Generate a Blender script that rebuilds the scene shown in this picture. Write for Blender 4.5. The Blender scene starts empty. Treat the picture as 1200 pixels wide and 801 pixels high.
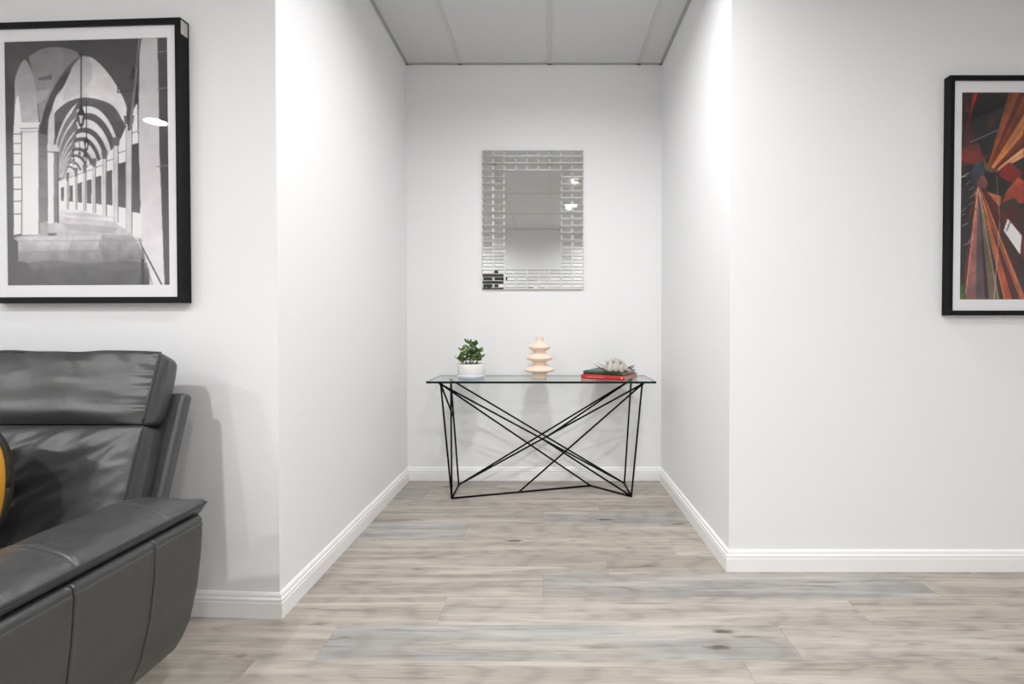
import bpy, bmesh, math, random
import numpy as np
from mathutils import Vector, Matrix, noise

R = math.radians
rnd = random.Random(7)
scene = bpy.context.scene
C = scene.collection

# ------------------------------------------------------------------ camera
CAM_H = 1.05
cam_data = bpy.data.cameras.new('camera')
cam = bpy.data.objects.new('camera', cam_data)
C.objects.link(cam)
cam.location = (0, 0, CAM_H)
cam.rotation_euler = (R(90 - 0.8), 0, 0)
cam_data.sensor_fit = 'HORIZONTAL'
cam_data.sensor_width = 36
cam_data.lens = 580 * 36 / 1200
cam_data.shift_x = -45 / 1200
cam_data.shift_y = -11.4 / 1200
cam_data.clip_start = 0.02
scene.camera = cam

# ------------------------------------------------------------------ world, exposure
world = bpy.data.worlds.new('world')
scene.world = world
world.use_nodes = True
world.node_tree.nodes['Background'].inputs[0].default_value = (1, 1, 1, 1)
world.node_tree.nodes['Background'].inputs[1].default_value = 0.05
scene.view_settings.view_transform = 'Standard'
scene.view_settings.look = 'None'
scene.view_settings.gamma = 1
scene.view_settings.use_curve_mapping = False
scene.view_settings.exposure = 0.0
scene.cycles.max_bounces = 14
scene.cycles.diffuse_bounces = 7
scene.cycles.glossy_bounces = 5
scene.cycles.transparent_max_bounces = 12

# ceiling downlights and added fill: x, depth, watts
DOWNLIGHTS_AND_FILL = [(0.06, 1.85, 23), (0.30, 0.65, 23), (0.30, -0.55, 13), (-3.60, -0.55, 36), (-1.50, -0.55, 33),
              (2.10, -0.55, 3), (2.10, -1.75, 22), (-2.70, -1.75, 28), (-1.50, -1.75, 10), (1.00, -1.75, 16)]  # rear row unseen, its last two added to brighten the mirror view
CEIL = 2.80

# ------------------------------------------------------------------ node helpers
def new_mat(name):
    m = bpy.data.materials.new(name)
    m.use_nodes = True
    nt = m.node_tree
    return m, nt, nt.nodes['Principled BSDF']

def N(nt, typ, **kw):
    n = nt.nodes.new(typ)
    for k, v in kw.items():
        if k.startswith('i_'):
            key = k[2:]
            key = int(key) if key.isdigit() else key.replace('_', ' ')
            n.inputs[key].default_value = v
        else:
            setattr(n, k, v)
    return n

def srgb(r, g, b):
    f = lambda c: (c / 255) / 12.92 if c <= 10 else (((c / 255) + 0.055) / 1.055) ** 2.4
    return (f(r), f(g), f(b), 1)

def plain(name, col, rough=0.5, metal=0.0, spec=0.5, bump=0.0, bump_scale=200, var=0.0):
    m, nt, b = new_mat(name)
    b.inputs['Base Color'].default_value = col
    b.inputs['Roughness'].default_value = rough
    b.inputs['Metallic'].default_value = metal
    b.inputs['Specular IOR Level'].default_value = spec
    tc = N(nt, 'ShaderNodeTexCoord')
    if bump or var:
        nz = N(nt, 'ShaderNodeTexNoise', i_Scale=bump_scale, i_Detail=3.0)
        nt.links.new(tc.outputs['Object'], nz.inputs['Vector'])
        if bump:
            bp = N(nt, 'ShaderNodeBump', i_Strength=bump, i_Distance=0.002)
            nt.links.new(nz.outputs['Fac'], bp.inputs['Height'])
            nt.links.new(bp.outputs['Normal'], b.inputs['Normal'])
        if var:
            mx = N(nt, 'ShaderNodeMix', data_type='RGBA')
            mx.inputs[6].default_value = col
            mx.inputs[7].default_value = tuple(c * (1 - var) for c in col[:3]) + (1,)
            nt.links.new(nz.outputs['Fac'], mx.inputs[0])
            nt.links.new(mx.outputs[2], b.inputs['Base Color'])
    return m

def leather_mat():
    m, nt, b = new_mat('leather')
    tc = N(nt, 'ShaderNodeTexCoord')
    big = N(nt, 'ShaderNodeTexNoise', i_Scale=5.0, i_Detail=4.0)
    nt.links.new(tc.outputs['Object'], big.inputs['Vector'])
    mx = N(nt, 'ShaderNodeMix', data_type='RGBA')
    mx.inputs[6].default_value = (0.032, 0.033, 0.034, 1)
    mx.inputs[7].default_value = (0.052, 0.053, 0.053, 1)
    nt.links.new(big.outputs['Fac'], mx.inputs[0])
    nt.links.new(mx.outputs[2], b.inputs['Base Color'])
    mr = N(nt, 'ShaderNodeMapRange')
    mr.inputs['To Min'].default_value = 0.28
    mr.inputs['To Max'].default_value = 0.44
    nt.links.new(big.outputs['Fac'], mr.inputs['Value'])
    nt.links.new(mr.outputs['Result'], b.inputs['Roughness'])
    b.inputs['Specular IOR Level'].default_value = 0.75
    vo = N(nt, 'ShaderNodeTexVoronoi', i_Scale=420.0)
    nt.links.new(tc.outputs['Object'], vo.inputs['Vector'])
    b1 = N(nt, 'ShaderNodeBump', i_Strength=0.22, i_Distance=0.0012)
    nt.links.new(vo.outputs['Distance'], b1.inputs['Height'])
    nz = N(nt, 'ShaderNodeTexNoise', i_Scale=38.0, i_Detail=3.0)
    nt.links.new(tc.outputs['Object'], nz.inputs['Vector'])
    b2 = N(nt, 'ShaderNodeBump', i_Strength=0.16, i_Distance=0.006)
    nt.links.new(nz.outputs['Fac'], b2.inputs['Height'])
    nt.links.new(b1.outputs['Normal'], b2.inputs['Normal'])
    nt.links.new(b2.outputs['Normal'], b.inputs['Normal'])
    return m

def floor_mat():
    m, nt, b = new_mat('oak_plank')
    L = nt.links.new
    tc = N(nt, 'ShaderNodeTexCoord')
    oi = N(nt, 'ShaderNodeObjectInfo')
    off = N(nt, 'ShaderNodeVectorMath', operation='SCALE')
    comb = N(nt, 'ShaderNodeCombineXYZ', i_X=37.0, i_Y=91.0, i_Z=13.0)
    L(comb.outputs[0], off.inputs[0]); L(oi.outputs['Random'], off.inputs['Scale'])
    add = N(nt, 'ShaderNodeVectorMath', operation='ADD')
    L(tc.outputs['Object'], add.inputs[0]); L(off.outputs[0], add.inputs[1])
    def mapped(sx, sy):
        mp = N(nt, 'ShaderNodeMapping'); mp.inputs['Scale'].default_value = (sx, sy, 1)
        L(add.outputs[0], mp.inputs['Vector']); return mp
    # broad streaks, fine grain, thin dark veins, knots
    n1 = N(nt, 'ShaderNodeTexNoise', i_Scale=1.0, i_Detail=5.0, i_Roughness=0.6, i_Distortion=0.6); L(mapped(1.3, 16).outputs[0], n1.inputs['Vector'])
    n2 = N(nt, 'ShaderNodeTexNoise', i_Scale=1.0, i_Detail=4.0, i_Roughness=0.65); L(mapped(5, 150).outputs[0], n2.inputs['Vector'])
    n3 = N(nt, 'ShaderNodeTexNoise', i_Scale=1.0, i_Detail=3.0, i_Distortion=1.2); L(mapped(2.6, 30).outputs[0], n3.inputs['Vector'])
    w = N(nt, 'ShaderNodeTexWave', wave_type='RINGS', rings_direction='Y', i_Scale=2.2, i_Distortion=7.0, i_Detail=3.0)
    w.inputs['Detail Scale'].default_value = 0.9
    L(mapped(0.9, 7).outputs[0], w.inputs['Vector'])
    vo = N(nt, 'ShaderNodeTexVoronoi', i_Scale=1.0); 
    nk = N(nt, 'ShaderNodeTexNoise', i_Scale=26.0, i_Detail=2.0); L(add.outputs[0], nk.inputs['Vector'])
    wob = N(nt, 'ShaderNodeMix', data_type='VECTOR'); wob.inputs[0].default_value = 0.10
    L(mapped(2.6, 8.5).outputs[0], wob.inputs[4]); L(nk.outputs['Color'], wob.inputs[5]); L(wob.outputs[1], vo.inputs['Vector'])
    def ramp(src, a, bb):
        mr = N(nt, 'ShaderNodeMapRange', clamp=True)
        mr.inputs['From Min'].default_value = a; mr.inputs['From Max'].default_value = bb
        L(src, mr.inputs['Value']); return mr.outputs['Result']
    def mixc(fac, c1, c2, blend='MIX'):
        mx = N(nt, 'ShaderNodeMix', data_type='RGBA', blend_type=blend)
        for sock, v in ((0, fac), (6, c1), (7, c2)):
            if hasattr(v, 'links'): L(v, mx.inputs[sock])
            else: mx.inputs[sock].default_value = v
        return mx.outputs[2]
    def mul(a, k):
        mm = N(nt, 'ShaderNodeMath', operation='MULTIPLY', use_clamp=True)
        L(a, mm.inputs[0])
        if hasattr(k, 'links'): L(k, mm.inputs[1])
        else: mm.inputs[1].default_value = k
        return mm.outputs[0]
    n0 = N(nt, 'ShaderNodeTexNoise', i_Scale=1.0, i_Detail=2.0); L(mapped(1.6, 9).outputs[0], n0.inputs['Vector'])
    tone = mixc(mul(ramp(n0.outputs['Fac'], 0.42, 0.66), 0.8), oi.outputs['Color'], (0.480, 0.444, 0.398, 1))
    c = mixc(mul(ramp(n1.outputs['Fac'], 0.66, 0.38), 0.62), tone,
             mixc(1.0, tone, (0.56, 0.535, 0.51, 1), 'MULTIPLY'))
    c = mixc(mul(ramp(n1.outputs['Fac'], 0.52, 0.72), 0.35), c, (0.66, 0.60, 0.52, 1))
    c = mixc(mul(ramp(n2.outputs['Fac'], 0.38, 0.70), 0.40), c, (0.30, 0.27, 0.24, 1))
    c = mixc(mul(mul(ramp(w.outputs['Fac'], 0.55, 1.0), 0.55), ramp(n1.outputs['Fac'], 0.6, 0.4)), c, (0.24, 0.22, 0.20, 1))
    c = mixc(mul(ramp(n3.outputs['Fac'], 0.62, 0.76), 0.75), c, (0.13, 0.105, 0.085, 1))
    n4 = N(nt, 'ShaderNodeTexNoise', i_Scale=1.0, i_Detail=2.0, i_Distortion=0.8); L(mapped(1.7, 62).outputs[0], n4.inputs['Vector'])
    c = mixc(mul(mul(ramp(n4.outputs['Fac'], 0.60, 0.67), 0.5), ramp(n1.outputs['Fac'], 0.62, 0.44)), c, (0.17, 0.145, 0.12, 1))
    knot = ramp(vo.outputs['Distance'], 0.13, 0.06)
    sepc = N(nt, 'ShaderNodeSeparateColor'); L(vo.outputs['Color'], sepc.inputs[0])
    knot = mul(knot, ramp(sepc.outputs[0], 0.50, 0.54))
    c = mixc(mul(knot, 0.85), c, (0.085, 0.065, 0.05, 1))
    L(c, b.inputs['Base Color'])
    mr = N(nt, 'ShaderNodeMapRange'); mr.inputs['To Min'].default_value = 0.36; mr.inputs['To Max'].default_value = 0.52
    L(n2.outputs['Fac'], mr.inputs['Value']); L(mr.outputs['Result'], b.inputs['Roughness'])
    b.inputs['Specular IOR Level'].default_value = 0.4
    bp = N(nt, 'ShaderNodeBump', i_Strength=0.12, i_Distance=0.001)
    L(n2.outputs['Fac'], bp.inputs['Height']); L(bp.outputs['Normal'], b.inputs['Normal'])
    return m

def glass_mat(name, tint):
    """clear sheet glass: straight-through transmission plus a Fresnel reflection"""
    m = bpy.data.materials.new(name); m.use_nodes = True
    nt = m.node_tree; nt.nodes.clear(); L = nt.links.new
    out = N(nt, 'ShaderNodeOutputMaterial')
    geo = N(nt, 'ShaderNodeNewGeometry')
    ior = N(nt, 'ShaderNodeMapRange'); ior.inputs['To Min'].default_value = 1.5; ior.inputs['To Max'].default_value = 1 / 1.5
    L(geo.outputs['Backfacing'], ior.inputs['Value'])
    fr = N(nt, 'ShaderNodeFresnel'); L(ior.outputs['Result'], fr.inputs['IOR'])
    tr = N(nt, 'ShaderNodeBsdfTransparent'); tr.inputs[0].default_value = tint
    gl = N(nt, 'ShaderNodeBsdfGlossy'); gl.inputs['Roughness'].default_value = 0.0
    mx = N(nt, 'ShaderNodeMixShader')
    L(fr.outputs[0], mx.inputs[0]); L(tr.outputs[0], mx.inputs[1]); L(gl.outputs[0], mx.inputs[2])
    L(mx.outputs[0], out.inputs['Surface'])
    return m

def glass_under(name):
    m = bpy.data.materials.new(name); m.use_nodes = True
    nt = m.node_tree; nt.nodes.clear()
    out = N(nt, 'ShaderNodeOutputMaterial'); tr = N(nt, 'ShaderNodeBsdfTransparent')
    nt.links.new(tr.outputs[0], out.inputs['Surface'])
    return m

def emit_mat(name, col, strength):
    m = bpy.data.materials.new(name); m.use_nodes = True
    nt = m.node_tree; nt.nodes.clear()
    out = N(nt, 'ShaderNodeOutputMaterial')
    e = N(nt, 'ShaderNodeEmission'); e.inputs[0].default_value = col; e.inputs[1].default_value = strength
    nt.links.new(e.outputs[0], out.inputs['Surface'])
    return m

def print_mat():
    m, nt, b = new_mat('photo_print')
    at = N(nt, 'ShaderNodeAttribute', attribute_name='print')
    nt.links.new(at.outputs['Color'], b.inputs['Base Color'])
    b.inputs['Roughness'].default_value = 0.55
    b.inputs['Specular IOR Level'].default_value = 0.2
    return m

def velvet_mat(name, col):
    m = plain(name, col, rough=0.85, bump=0.4, bump_scale=700, var=0.35)
    b = m.node_tree.nodes['Principled BSDF']
    b.inputs['Sheen Weight'].default_value = 0.4
    b.inputs['Sheen Tint'].default_value = col
    return m

M = {
    'wall': plain('wall_paint', (0.815, 0.82, 0.83, 1), rough=0.55, spec=0.3, bump=0.06, bump_scale=260),
    'trim': plain('trim_enamel', (0.86, 0.86, 0.86, 1), rough=0.30, spec=0.5),
    'tile': plain('ceiling_tile', (0.62, 0.63, 0.64, 1), rough=0.9, spec=0.1, bump=0.15, bump_scale=300, var=0.04),
    'tbar': plain('ceiling_grid', (0.545, 0.55, 0.51, 1), rough=0.5, spec=0.3),
    'edge_angle': plain('ceiling_edge', (0.36, 0.37, 0.35, 1), rough=0.5, spec=0.3),
    'slab': plain('underlay', (0.25, 0.24, 0.22, 1), rough=0.9),
    'floor': floor_mat(),
    'leather': leather_mat(),
    'thread': plain('leather_piping', (0.022, 0.022, 0.024, 1), rough=0.38, bump=0.3, bump_scale=300),
    'plastic': plain('black_plastic', (0.012, 0.012, 0.012, 1), rough=0.5),
    'frame': plain('black_frame', (0.005, 0.005, 0.006, 1), rough=0.5, spec=0.18, bump=0.05),
    'mat': plain('mat_board', (0.90, 0.895, 0.925, 1), rough=0.8, spec=0.2, bump=0.05, bump_scale=500),
    'print': print_mat(),
    'glazing': glass_mat('picture_glazing', (0.985, 0.985, 0.985, 1)),
    'glass': glass_mat('table_glass', (0.93, 0.965, 0.945, 1)),
    'glass_under': glass_under('table_glass_underside'),
    'glass_side': plain('glass_side', (0.28, 0.38, 0.34, 1), rough=0.1, spec=0.5),  # same glass edge, painted paler than the dark front
    'glass_edge': plain('glass_edge', (0.004, 0.016, 0.012, 1), rough=0.25, spec=0.2),  # front edge: dark colour stands in for total internal reflection
    'rod': plain('black_steel', (0.003, 0.003, 0.003, 1), rough=0.5, spec=0.15),
    'mirror': plain('mirror_silver', (0.83, 0.84, 0.83, 1), rough=0.015, metal=1.0),
    'backing': plain('mirror_backing', (0.30, 0.30, 0.30, 1), rough=0.5),
    'sticker': plain('paper_sticker', (0.62, 0.58, 0.55, 1), rough=0.7, var=0.5, bump_scale=260),
    'vase': plain('bisque_ceramic', srgb(237, 217, 200), rough=0.75, spec=0.25, bump=0.10, bump_scale=160, var=0.05),
    'pot': plain('white_glaze', (0.80, 0.79, 0.77, 1), rough=0.35, bump=0.04, bump_scale=90),
    'saucer': plain('pale_blue_glaze', (0.60, 0.68, 0.78, 1), rough=0.30),
    'soil': plain('soil', (0.05, 0.035, 0.022, 1), rough=0.95, bump=0.9, bump_scale=260, var=0.5),
    'leaf': plain('leaf_green', (0.075, 0.165, 0.030, 1), rough=0.38, spec=0.5, bump=0.05, bump_scale=80, var=0.55),
    'leaf_pale': plain('leaf_pale', (0.19, 0.30, 0.075, 1), rough=0.38, spec=0.5, bump=0.05, bump_scale=80, var=0.4),
    'stem': plain('stem_green', (0.10, 0.13, 0.035, 1), rough=0.6, var=0.3, bump_scale=60),
    'red': plain('red_cover', (0.48, 0.022, 0.022, 1), rough=0.40, bump=0.05),
    'green': plain('green_cover', (0.035, 0.115, 0.075, 1), rough=0.45, bump=0.05, var=0.6, bump_scale=26),
    'paper': plain('book_pages', (0.50, 0.46, 0.40, 1), rough=0.85, bump=0.2, bump_scale=400, var=0.25),
    'ink': plain('pale_print', (0.72, 0.40, 0.37, 1), rough=0.5),
    'shell': plain('shell_white', (0.54, 0.52, 0.46, 1), rough=0.32, bump=0.5, bump_scale=130, var=0.35),
    'shell_dark': plain('shell_tip', (0.16, 0.12, 0.08, 1), rough=0.4, var=0.4),
    'mustard': velvet_mat('mustard_velvet', (0.52, 0.25, 0.012, 1)),
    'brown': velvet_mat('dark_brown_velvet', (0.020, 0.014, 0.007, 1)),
    'door': plain('dark_door', (0.022, 0.022, 0.024, 1), rough=0.45, var=0.2, bump_scale=12),
    'steel': plain('satin_steel', (0.55, 0.55, 0.55, 1), rough=0.3, metal=1.0),
    'lamp_ring': plain('lamp_ring', (0.85, 0.85, 0.85, 1), rough=0.4),
    'lamp_lens': emit_mat('lamp_lens', (1.0, 0.97, 0.93, 1), 12.0),
}

# ------------------------------------------------------------------ object helpers
def link(name, me, mats, parent=None, smooth=False):
    o = bpy.data.objects.new(name, me)
    C.objects.link(o)
    for m in (mats if isinstance(mats, (list, tuple)) else [mats]):
        me.materials.append(m)
    if parent is not None:
        o.parent = parent
    if smooth:
        me.polygons.foreach_set('use_smooth', [True] * len(me.polygons))
    return o

def from_bm(name, bm, mats, parent=None, smooth=False):
    me = bpy.data.meshes.new(name)
    bmesh.ops.recalc_face_normals(bm, faces=bm.faces[:])
    bm.to_mesh(me); bm.free()
    return link(name, me, mats, parent, smooth)

def pydata(name, v, f, mats, parent=None, smooth=False, fix=True):
    bm = bmesh.new()
    vs = [bm.verts.new(p) for p in v]
    for q in f:
        try: bm.faces.new([vs[i] for i in q])
        except ValueError: pass
    if fix:
        return from_bm(name, bm, mats, parent, smooth)
    me = bpy.data.meshes.new(name); bm.to_mesh(me); bm.free()
    return link(name, me, mats, parent, smooth)

def thing(name, label, cat, loc=(0, 0, 0), rz=0.0):
    o = bpy.data.objects.new(name, None)
    o.empty_display_size = 0.05
    C.objects.link(o)
    o.location = loc; o.rotation_euler = (0, 0, rz)
    o['label'] = label; o['category'] = cat
    return o

def structure(o):
    o['kind'] = 'structure'
    return o

def add_box(bm, lo, hi, bevel=0.0, mat=0, seg=1):
    x0, y0, z0 = lo; x1, y1, z1 = hi
    r = bmesh.ops.create_cube(bm, size=1.0)
    for v in r['verts']:
        v.co = Vector(((x0 + x1) / 2 + v.co.x * (x1 - x0), (y0 + y1) / 2 + v.co.y * (y1 - y0), (z0 + z1) / 2 + v.co.z * (z1 - z0)))
    fs = list({f for v in r['verts'] for f in v.link_faces})
    for f in fs: f.material_index = mat
    if bevel:
        es = list({e for v in r['verts'] for e in v.link_edges})
        g = bmesh.ops.bevel(bm, geom=es, offset=bevel, segments=seg, affect='EDGES', profile=0.5)
        for f in g['faces']: f.material_index = mat

def box(name, lo, hi, mat, parent=None, bevel=0.0, seg=1):
    bm = bmesh.new(); add_box(bm, lo, hi, bevel, 0, seg)
    return from_bm(name, bm, mat, parent)

def tube_data(pts, rad, n=8, cap=True):
    """rad: number or list; returns verts, faces of a tube along pts"""
    pts = [Vector(p) for p in pts]
    k = len(pts)
    rr = rad if isinstance(rad, (list, tuple)) else [rad] * k
    v, f = [], []
    t0 = (pts[1] - pts[0]).normalized()
    up = Vector((0, 0, 1)) if abs(t0.z) < 0.9 else Vector((1, 0, 0))
    nrm = t0.cross(up).normalized()
    for i, p in enumerate(pts):
        if i == 0: t = t0
        elif i == k - 1: t = (pts[-1] - pts[-2]).normalized()
        else: t = ((pts[i + 1] - pts[i]).normalized() + (pts[i] - pts[i - 1]).normalized()).normalized()
        nrm = (nrm - t * nrm.dot(t)).normalized()
        b = t.cross(nrm)
        for j in range(n):
            a = 2 * math.pi * j / n
            v.append(p + (nrm * math.cos(a) + b * math.sin(a)) * rr[i])
    for i in range(k - 1):
        for j in range(n):
            a, b2 = i * n + j, i * n + (j + 1) % n
            f.append((a, b2, b2 + n, a + n))
    if cap:
        f.append(tuple(range(n - 1, -1, -1)))
        f.append(tuple((k - 1) * n + j for j in range(n)))
    return v, f

def tube(name, pts, rad, mat, parent=None, n=8):
    v, f = tube_data(pts, rad, n)
    return pydata(name, v, f, mat, parent, smooth=True)

def lathe(name, prof, mat, parent=None, n=40, smooth=True):
    """prof: list of (r, z) bottom to top around local Z"""
    v, f = [], []
    for r, z in prof:
        for j in range(n):
            a = 2 * math.pi * j / n
            v.append((r * math.cos(a), r * math.sin(a), z))
    for i in range(len(prof) - 1):
        for j in range(n):
            a, b = i * n + j, i * n + (j + 1) % n
            f.append((a, b, b + n, a + n))
    f.append(tuple(range(n - 1, -1, -1)))
    f.append(tuple((len(prof) - 1) * n + j for j in range(n)))
    return pydata(name, v, f, mat, parent, smooth=smooth)

def spline(pts, per=8):
    """Catmull-Rom through points (tuples of any length)"""
    P = [np.array(p, float) for p in pts]
    P = [2 * P[0] - P[1]] + P + [2 * P[-1] - P[-2]]
    out = []
    for i in range(1, len(P) - 2):
        for k in range(per):
            t = k / per
            a, b, c, d = P[i - 1], P[i], P[i + 1], P[i + 2]
            out.append(0.5 * ((2 * b) + (c - a) * t + (2 * a - 5 * b + 4 * c - d) * t * t + (3 * b - a - 3 * c + d) * t ** 3))
    out.append(P[-2])
    return [tuple(p) for p in out]

def prism(name, plan, z0, z1, mat, parent=None):
    n = len(plan)
    v = [(x, y, z0) for x, y in plan] + [(x, y, z1) for x, y in plan]
    f = [tuple(range(n)), tuple(range(n, 2 * n))] + [(i, (i + 1) % n, (i + 1) % n + n, i + n) for i in range(n)]
    return pydata(name, v, f, mat, parent)

# ------------------------------------------------------------------ room shell
WL = (-0.975, 1.770); WLB = (-0.969, 3.346); WRB = (0.750, 3.346); WR = (0.765, 2.110)
XL, XR, YR = -4.5, 3.6, -2.42
WLE = (XL, 1.770 + 0.047 * (-0.975 - XL)); WRE = (XR, 2.110)
WALL_Z = 2.86
structure(prism('wall_left', [WL, WLE, (XL, WLE[1] + .12), (WL[0] - .12, WL[1] + .125)], 0, WALL_Z, M['wall']))
structure(prism('wall_recess_left', [WL, WLB, (WLB[0] - .12, WLB[1] + .12), (WL[0] - .12, WL[1] + .125)], 0, WALL_Z, M['wall']))
structure(prism('wall_recess_back', [WLB, WRB, (WRB[0] + .12, WRB[1] + .12), (WLB[0] - .12, WLB[1] + .12)], 0, WALL_Z, M['wall']))
structure(prism('wall_recess_right', [WRB, WR, (WR[0] + .12, WR[1] + .12), (WRB[0] + .12, WRB[1] + .12)], 0, WALL_Z, M['wall']))
structure(prism('wall_right', [WR, WRE, (XR, WRE[1] + .12), (WR[0] + .12, WR[1] + .12)], 0, WALL_Z, M['wall']))
structure(box('wall_side_left', (XL - .12, YR, 0), (XL, WLE[1] + .12, WALL_Z), M['wall']))
structure(box('wall_side_right', (XR, YR, 0), (XR + .12, WRE[1] + .12, WALL_Z), M['wall']))
# rear wall with a doorway at x -1.75 .. -0.86
DX0, DX1, DZ = -1.75, -0.86, 2.04
bm = bmesh.new()
add_box(bm, (XL, YR - .12, 0), (DX0, YR, WALL_Z)); add_box(bm, (DX1, YR - .12, 0), (XR, YR, WALL_Z))
add_box(bm, (DX0, YR - .12, DZ), (DX1, YR, WALL_Z))
structure(from_bm('wall_rear', bm, M['wall']))
door = structure(box('door_1', (DX0 + .004, YR - .07, 0.008), (DX1 - .004, YR - .03, DZ - .004), M['door'], bevel=.003))
tube('door_handle', [(DX1 - .07, YR - .03, 1.0), (DX1 - .07, YR + .02, 1.0), (DX1 - .18, YR + .02, 1.0)], .009, M['steel'], door)

# floor: underlay slab, one object per plank
floor = structure(box('floor', (XL - .12, YR - .12, -0.06), (XR + .12, WLB[1] + .12, -0.012), M['slab']))
BEIGE = (0.500, 0.455, 0.402, 1); GREY = (0.395, 0.398, 0.395, 1); PINK = (0.500, 0.465, 0.428, 1)
SAND = (0.475, 0.435, 0.382, 1); TAUPE = (0.425, 0.390, 0.348, 1)
D0, PW, PL = 1.542, 0.1785, 1.53
KNOWN = {0: [(-0.744 - PL, BEIGE), (-0.744, GREY), (0.796, PINK)],
         1: [(-0.398 - PL, BEIGE), (-0.398, PINK), (1.134, SAND)],
         2: [(-0.030 - PL, TAUPE), (-0.030, GREY), (1.512, SAND)],
         3: [(0.2475 - PL, TAUPE), (0.2475, SAND)],
         4: [(-0.95, SAND), (0.58, BEIGE)],
         5: [(-0.426 - PL, GREY), (-0.426, BEIGE)],
         6: [(-0.033 - PL, TAUPE), (-0.033, GREY)],
         7: [(-1.25, SAND), (0.28, TAUPE)],
         8: [(-0.77 - PL, GREY), (-0.77, SAND)],
         9: [(-0.35 - PL, TAUPE), (-0.35, TAUPE)]}
def plank(x0, x1, y0, y1, col):
    cx, cy = (x0 + x1) / 2, (y0 + y1) / 2
    hx, hy, g, b = (x1 - x0) / 2 - .0002, (y1 - y0) / 2 - .0002, .0006, .0006
    v = [(-hx, -hy, -.012), (hx, -hy, -.012), (hx, hy, -.012), (-hx, hy, -.012),
         (-hx, -hy, -b), (hx, -hy, -b), (hx, hy, -b), (-hx, hy, -b),
         (-hx + g, -hy + g, 0), (hx - g, -hy + g, 0), (hx - g, hy - g, 0), (-hx + g, hy - g, 0)]
    f = [(3, 2, 1, 0), (8, 9, 10, 11)] + [(i, (i + 1) % 4, (i + 1) % 4 + 4, i + 4) for i in range(4)] + [(i + 4, (i + 1) % 4 + 4, (i + 1) % 4 + 8, i + 8) for i in range(4)]
    me = bpy.data.meshes.new('plank'); me.from_pydata(v, [], f)
    o = link('plank', me, M['floor'], floor); o.location = (cx, cy, 0); o.color = col
k0 = math.ceil((YR - D0) / PW) - 1
for k in range(k0, 11):
    y0, y1 = max(D0 + k * PW, YR), min(D0 + (k + 1) * PW, WLB[1])
    if y1 - y0 < .01: continue
    lo = XL if y0 < 1.80 else -0.985
    hi = XR if y0 < 2.10 else 0.775
    cuts = KNOWN.get(k)
    if cuts is None:
        s = rnd.uniform(-PL, 0)
        cuts = [(s, rnd.choice((BEIGE, GREY, PINK, SAND, TAUPE)))]
    cuts = list(cuts)
    while cuts[0][0] > lo: cuts.insert(0, (cuts[0][0] - PL, rnd.choice((BEIGE, GREY, PINK, SAND, TAUPE))))
    while cuts[-1][0] + PL < hi: cuts.append((cuts[-1][0] + PL, rnd.choice((BEIGE, GREY, PINK, SAND, TAUPE))))
    for i, (xs, col) in enumerate(cuts):
        xe = cuts[i + 1][0] if i + 1 < len(cuts) else xs + PL
        a, b = max(xs, lo), min(xe, hi)
        if b - a > .01: plank(a, b, y0, y1, col)

# suspended ceiling: slab, one object per tile, grid bars
ceiling = structure(box('ceiling', (XL - .12, YR - .12, CEIL + .03), (XR + .12, WLB[1] + .12, CEIL + .06), M['slab']))
tx = [-0.006 + .6 * i for i in range(-8, 8)]
ty = [0.05 + 1.2 * i for i in range(-3, 4)]
tile_mesh = {}
def ceil_tile(x0, x1, y0, y1):
    key = (round(x1 - x0, 3), round(y1 - y0, 3))
    if key not in tile_mesh:
        bm = bmesh.new(); add_box(bm, (-key[0] / 2, -key[1] / 2, 0), (key[0] / 2, key[1] / 2, .014), .002)
        me = bpy.data.meshes.new('ceiling_tile'); bm.to_mesh(me); bm.free(); me.materials.append(M['tile'])
        tile_mesh[key] = me
    o = bpy.data.objects.new('ceiling_tile', tile_mesh[key]); C.objects.link(o); o.parent = ceiling
    o.location = ((x0 + x1) / 2, (y0 + y1) / 2, CEIL)
for i in range(len(tx) - 1):
    for j in range(len(ty) - 1):
        x0, x1, y0, y1 = max(tx[i], XL), min(tx[i + 1], XR), max(ty[j], YR), min(ty[j + 1], WLB[1])
        if y1 - y0 < .05 or x1 - x0 < .03: continue
        if y1 > 2.11 and (x1 < -.97 or x0 > .75): continue
        if y0 > 2.11 or (y1 > 2.11 and (x0 < -.97 or x1 > .75)):
            x0, x1 = max(x0, -.97), min(x1, .755)
        if x1 - x0 > .03: ceil_tile(x0 + .003, x1 - .003, y0 + .003, y1 - .003)
def ceil_bar(x0, x1, y0, y1, w=.024, name='ceiling_grid_bar'):
    if x1 - x0 > y1 - y0: y0, y1 = y0 - w / 2, y0 + w / 2
    else: x0, x1 = x0 - w / 2, x0 + w / 2
    box(name, (x0, y0, CEIL - .004), (x1, y1, CEIL + .012), M['tbar'], ceiling)
for x in tx:
    if XL < x < XR: ceil_bar(x, x, YR, WLB[1] if -.96 < x < .74 else (1.93 if x < 0 else 2.1))
for y in ty:
    if YR < y < 1.7: ceil_bar(XL, XR, y, y)
    elif 2.2 < y < 3.3: ceil_bar(-.97, .755, y, y)
def edge_angle(p, q, inset):
    p, q = Vector((*p, 0)), Vector((*q, 0)); t = (q - p).normalized(); n = Vector((t.y, -t.x, 0)) * inset
    plan = [(p.x, p.y), (q.x, q.y), (q.x + n.x, q.y + n.y), (p.x + n.x, p.y + n.y)]
    prism('ceiling_edge_angle', plan, CEIL - .004, CEIL + .012, M['edge_angle'], ceiling)
edge_angle(WL, WLB, .019); edge_angle(WLB, WRB, .019); edge_angle(WRB, WR, .019); edge_angle(WR, WRE, .019); edge_angle(WLE, WL, .019)

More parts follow.
